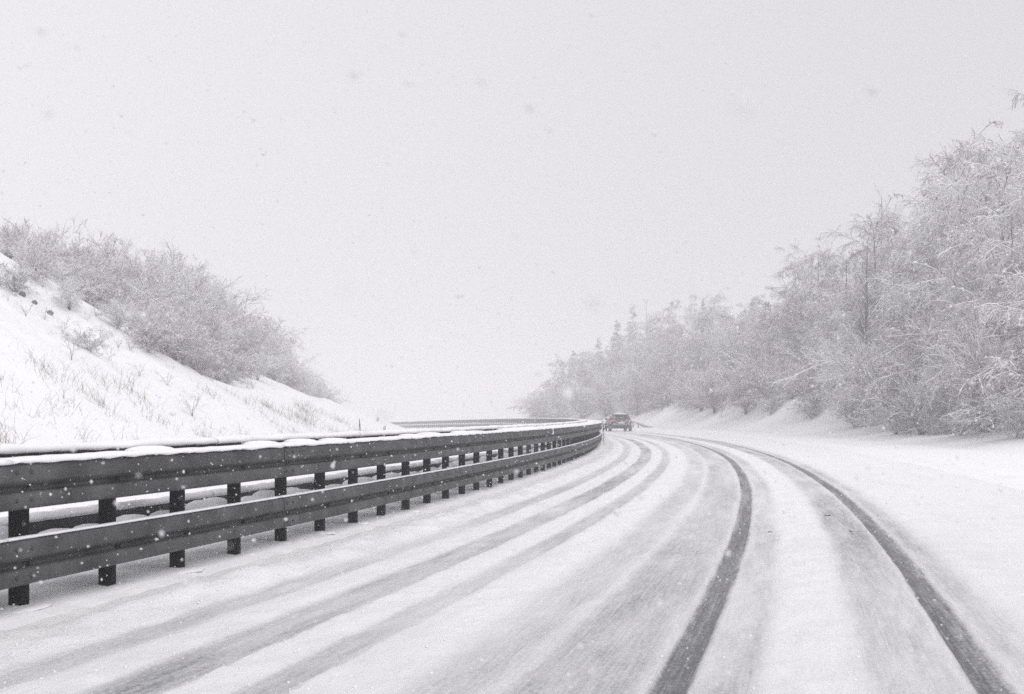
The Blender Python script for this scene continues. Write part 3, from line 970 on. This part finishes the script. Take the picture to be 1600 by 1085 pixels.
x, y = at_pixel(564, 54); s, d = sd_of(x, y)
e = empty("snow_stake", (x, y, float(height(s, d)))); e.rotation_euler = (0, -.06, 0)
tag(e, "thin dark snow stake standing beyond the guardrail left of a delineator post", "stake")
mb = MB(); mb.loft([[(r*math.cos(t), r*math.sin(t), z) for t in ang] for z, r in ((-.2, .022), (.6, .02), (1.15, .014))]); mb.build("pole", M['post'], e)
mb = MB(); mb.loft([[(r*math.cos(t), r*math.sin(t), z) for t in ang] for z, r in ((.82, .03), (.84, .032), (.95, .03))]); mb.build("sleeve", M['black_plastic'], e)

# fallen twigs on the packed snow between the wheel tracks
for px, py, ln, rz, lab in ((1205, 831, .10, .4, "small dark twig lying between the wheel tracks"), (1317, 813, .13, .5, "short twig lying beside the outer wheel track"),
                            (1340, 828, .20, .1, "longest dark twig lying at the edge of the outer wheel track"), (1292, 804, .09, -.2, "tiny twig fragment farthest along near the outer wheel track")):
    dep = 2000*1.3/(py-649); x, y = at_pixel(px, dep); s, d = sd_of(x, y)
    g = np.random.default_rng(py); K = 5
    p = np.zeros((1, K, 3)); p[0, :, 0] = np.linspace(-ln/2, ln/2, K); p[0, :, 1:] = g.normal(size=(K, 2))*.008
    q = np.zeros((1, 3, 3)); q[0, :, 0] = (0, .03, .05); q[0, :, 1] = (0, .015, .04)
    V1, F1 = tubes(p, np.full((1, K), .0045), 5); V2, F2 = tubes(q, np.full((1, 3), .004), 5)
    o = obj("twig", mesh_np("twig", np.concatenate([V1, V2]), np.concatenate([F1, F2+len(V1)]), M['post_bark']))
    o.location = (x, y, float(height(s, d))+.001); o.rotation_euler = (0, 0, rz)
    tag(o, lab, "twig", "fallen twigs on the road")

# ------------------------------------------------------------------ the car ahead
M['paint'] = simple("dark_grey_car_paint", (.045, .052, .058), .35, .3, .1, 3)
M['glass'] = simple("dark_car_glass", (.02, .022, .025), .12, 0)
M['tyre'] = simple("tyre_rubber", (.02, .02, .02), .8, 0, .2, 20)
M['rim'] = simple("alloy", (.35, .35, .36), .4, .7)
M['lamp'] = simple("lit_tail_lamp", (.45, .02, .03), .3, emit=(1.0, .07, .09), es=.45)
M['plate'] = simple("number_plate", (.7, .7, .7), .5)
M['trim'] = simple("black_trim", (.025, .025, .027), .6)
def car():
    x, y = at_pixel(969.0, 105.0); s, d = sd_of(x, y)
    z = float(height(s, d))
    e = empty("car", (x, y, z), heading(s)-.01, .93)
    tag(e, "dark grey car seen from behind with red tail lamps lit, driving round the bend", "car")
    # +y forward, origin under the middle of the rear axle line; length 4.4
    W = .90
    def ring(yy, zs):     # zs: list of (half width, z) from bottom to top on the right side
        return [(w, yy, z) for w, z in zs]+[(-w, yy, z) for w, z in reversed(zs)]
    mb = MB()
    secs = []
    for yy, wf, zb_, zt in ((-.88, .90, .42, .90), (-.80, .97, .34, 1.02), (-.55, 1.0, .27, 1.06), (.4, 1.0, .24, 1.04), (1.6, 1.0, .24, 1.0), (2.5, 1.0, .26, .95), (3.1, .97, .30, .86), (3.42, .88, .36, .74), (3.52, .74, .44, .62)):
        w = W*wf
        secs.append(ring(yy, [(w*.88, zb_), (w*.97, zb_+.10), (w, zb_+.30), (w*.985, zt-.12), (w*.90, zt)]))
    mb.loft(secs[::-1]); mb.build("body", M['paint'], e, True)
    mb = MB()
    secs = []
    for yy, wf, zt in ((-.72, .86, 1.06), (-.50, .80, 1.36), (-.22, .76, 1.50), (.7, .76, 1.53), (1.35, .75, 1.46), (2.15, .84, 1.02)):
        w = W*wf
        secs.append(ring(yy, [(W*.9, .98), (W*.9*.97, 1.02), (w*1.04, max(1.03, zt-.10)), (w*.96, zt-.03), (w*.7, zt)]))
    mb.loft(secs[::-1]); cab = mb.build("cabin", M['paint'], e, True)
    def pane(pts, name="window"):
        m_ = MB(); p_ = np.array(pts, float); nrm = np.cross(p_[1]-p_[0], p_[2]-p_[0]); nrm /= np.linalg.norm(nrm)
        m_.loft([[tuple(q) for q in p_-nrm*.012], [tuple(q) for q in p_+nrm*.010]]); return m_.build(name, M['glass'], e)
    pane([(-.60, -.735, 1.10), (.60, -.735, 1.10), (.53, -.44, 1.42), (-.53, -.44, 1.42)], "rear_window")
    for sx in (-1, 1):
        for y0, y1, yt0, yt1 in ((-.35, .45, -.1, .45), (.52, 1.55, .52, 1.15)):
            pane([(sx*.815, y0, 1.07), (sx*.815, y1, 1.07), (sx*.70, yt1, 1.42), (sx*.70, yt0, 1.42)][::sx], "side_window")
        m_ = MB()                                           # tail lamp wrapping round the corner
        m_.loft([[(sx*a_, b_, z) for a_, b_ in ((.60, -.875), (.80, -.86), (.905, -.70), (.885, -.66), (.62, -.80))][::sx] for z in (.84, .88, .97, 1.0)])
        m_.build("tail_lamp", M['lamp'], e)
        m_ = MB(); m_.box(sx*.97-.10, sx*.97+.10, 1.62, 1.78, 1.0, 1.14, .03); m_.build("mirror", M['paint'], e)
        for yy in (0.0, 2.65):
            th = np.linspace(0, 2*math.pi, 25)[:-1]
            m_ = MB()
            m_.loft([[(sx*.90+ox, yy+rr*math.cos(t), .33+rr*math.sin(t)) for t in th] for ox, rr in ((-.11, .29), (-.10, .325), (.0, .33), (.085, .325), (.10, .29), (.10, .22))])
            wheel = m_.build("wheel", M['tyre'], e, True)
            m_ = MB(); m_.loft([[(sx*.90+sx*ox, yy+rr*math.cos(t), .33+rr*math.sin(t)) for t in th] for ox, rr in ((.06, .215), (.104, .215), (.108, .19), (.09, .05))])
            m_.build("rim", M['rim'], wheel)
        m_ = MB(); m_.box(sx*.60-.02, sx*.60+.02, -.2, 1.2, 1.535, 1.565, .01); m_.build("roof_rail", M['trim'], e)
    m_ = MB(); m_.box(-.84, .84, -.955, -.80, .34, .62, .05); bp = m_.build("rear_bumper", M['trim'], e)
    m_ = MB(); m_.box(-.26, .26, -.905, -.885, .70, .81, .004); m_.build("number_plate", M['plate'], e)
    m_ = MB(); m_.box(-.56, .56, -.60, -.40, 1.46, 1.50, .015); m_.build("spoiler", M['paint'], e)
    # snow on the roof, bumper and tailgate
    g = np.random.default_rng(4)
    m_ = MB(); m_.loft([[(a_*q, .45+b_*q*1.0, z) for a_, b_ in ((-.55, -.62), (.55, -.62), (.60, .2), (.5, .75), (-.5, .75), (-.60, .2))] for z, q in ((1.50, 1.0), (1.555, .97), (1.585, .8))]); m_.build("roof_snow", M['cap'], e, True)
    m_ = MB(); m_.box(-.8, .8, -.95, -.83, .615, .65, .02); m_.build("bumper_snow", M['cap'], e, True)
    m_ = MB()
    for _ in range(26):
        cx, cz = g.uniform(-.7, .7), g.uniform(.5, 1.0); r = g.uniform(.02, .06)
        V, F = blobs(np.array([(cx, -.895, cz)]), np.array([r]), .8, g); V[:, 1] = -.895+(V[:, 1]+.895)*.35; m_.add(V, None, F)
    m_.build("tailgate_snow", M['cap'], e, True)
car()

# ------------------------------------------------------------------ crumbs of snow thrown up beside the wheel tracks
g = np.random.default_rng(31)
n = 5500
ed = np.array([-4.25, -4.35, -4.15, -3.72, -3.46, -2.98, -2.76, -2.40, -2.05, -1.95, -.84, -.57, -.25, .18, .68, .94, 1.2, 4.6, 4.8])
pr_ = np.array([3, 3, 3, 1, 1.5, 1.5, 1, 1, 1, 1, 1, .5, .5, 1, .4, .4, .6, 1.5, 1.5]); pr_ /= pr_.sum()
dd = g.choice(ed, n, p=pr_)+g.normal(size=n)*.07
ss = 3.5+60*g.random(n)**2.2
a = ss/R-T0
C = np.stack([CX+(R+dd)*np.cos(a), CY+(R+dd)*np.sin(a), height(ss, dd)+.001], -1)
V, F = blobs(C, .003+.012*g.random(n)**3, .6, g)
tag(obj("snow_crumbs", mesh_np("snow_crumbs", V, F, M['clump'], True)), "small crumbs of snow scattered along the edges of the wheel tracks", "snow", kind="stuff")

# ------------------------------------------------------------------ falling snow, loose in the air
g = np.random.default_rng(99)
n = 72000
C = np.stack([g.uniform(-8, 7, n), g.uniform(.35, 13, n), g.uniform(.05, 6.6, n)], -1)
n2 = 14000
C2 = np.stack([g.uniform(-18, 18, n2), g.uniform(13, 45, n2), g.uniform(.05, 16, n2)], -1)
C = np.concatenate([C, C2])
q = g.random(len(C))
rad = .0016+.0060*q**3+.004*(g.random(len(C)) < .05)
N = len(C)
V = OCT_V[None]*rad[:, None, None]*g.uniform(.5, 1.3, (N, 6, 1))
V = (V+C[:, None]).reshape(-1, 3)
F = (OCT_F[None]+6*np.arange(N)[:, None, None]).reshape(-1, 3)
fm, fn, fl, fp = new_mat("snowflake")
fp.inputs['Base Color'].default_value = (.9, .9, .92, 1); fp.inputs['Roughness'].default_value = .9
tr = fn.new("ShaderNodeBsdfTranslucent"); tr.inputs['Color'].default_value = (.9, .9, .92, 1)
ms = fn.new("ShaderNodeMixShader"); ms.inputs['Fac'].default_value = .2
fl.new(fp.outputs['BSDF'], ms.inputs[1]); fl.new(tr.outputs['BSDF'], ms.inputs[2])
tp_ = fn.new("ShaderNodeBsdfTransparent"); m2 = fn.new("ShaderNodeMixShader"); m2.inputs['Fac'].default_value = .38   # flakes are lacy, half open
fl.new(ms.outputs['Shader'], m2.inputs[1]); fl.new(tp_.outputs['BSDF'], m2.inputs[2])
fl.new(m2.outputs['Shader'], fn["Material Output"].inputs['Surface'])
tag(obj("falling_snow", mesh_np("falling_snow", V, F, fm)), "snowflakes falling through the air over the road", "snow", kind="stuff")

# ------------------------------------------------------------------ snow haze
hm = bpy.data.materials.new("snow_haze"); hm.use_nodes = True
hn = hm.node_tree.nodes; hn.clear()
ho = hn.new("ShaderNodeOutputMaterial"); pv = hn.new("ShaderNodeVolumePrincipled")
pv.inputs['Color'].default_value = (.90, .89, .91, 1)
pv.inputs['Density'].default_value = 0.0039
pv.inputs['Anisotropy'].default_value = 0.0
hm.node_tree.links.new(pv.outputs['Volume'], ho.inputs['Volume'])
hb = MB(); hb.box(-1700, 1700, -1700, 1700, -11.0, 38.0)
tag(hb.build("haze", hm), "pale falling-snow haze filling the air", "haze", kind="stuff")
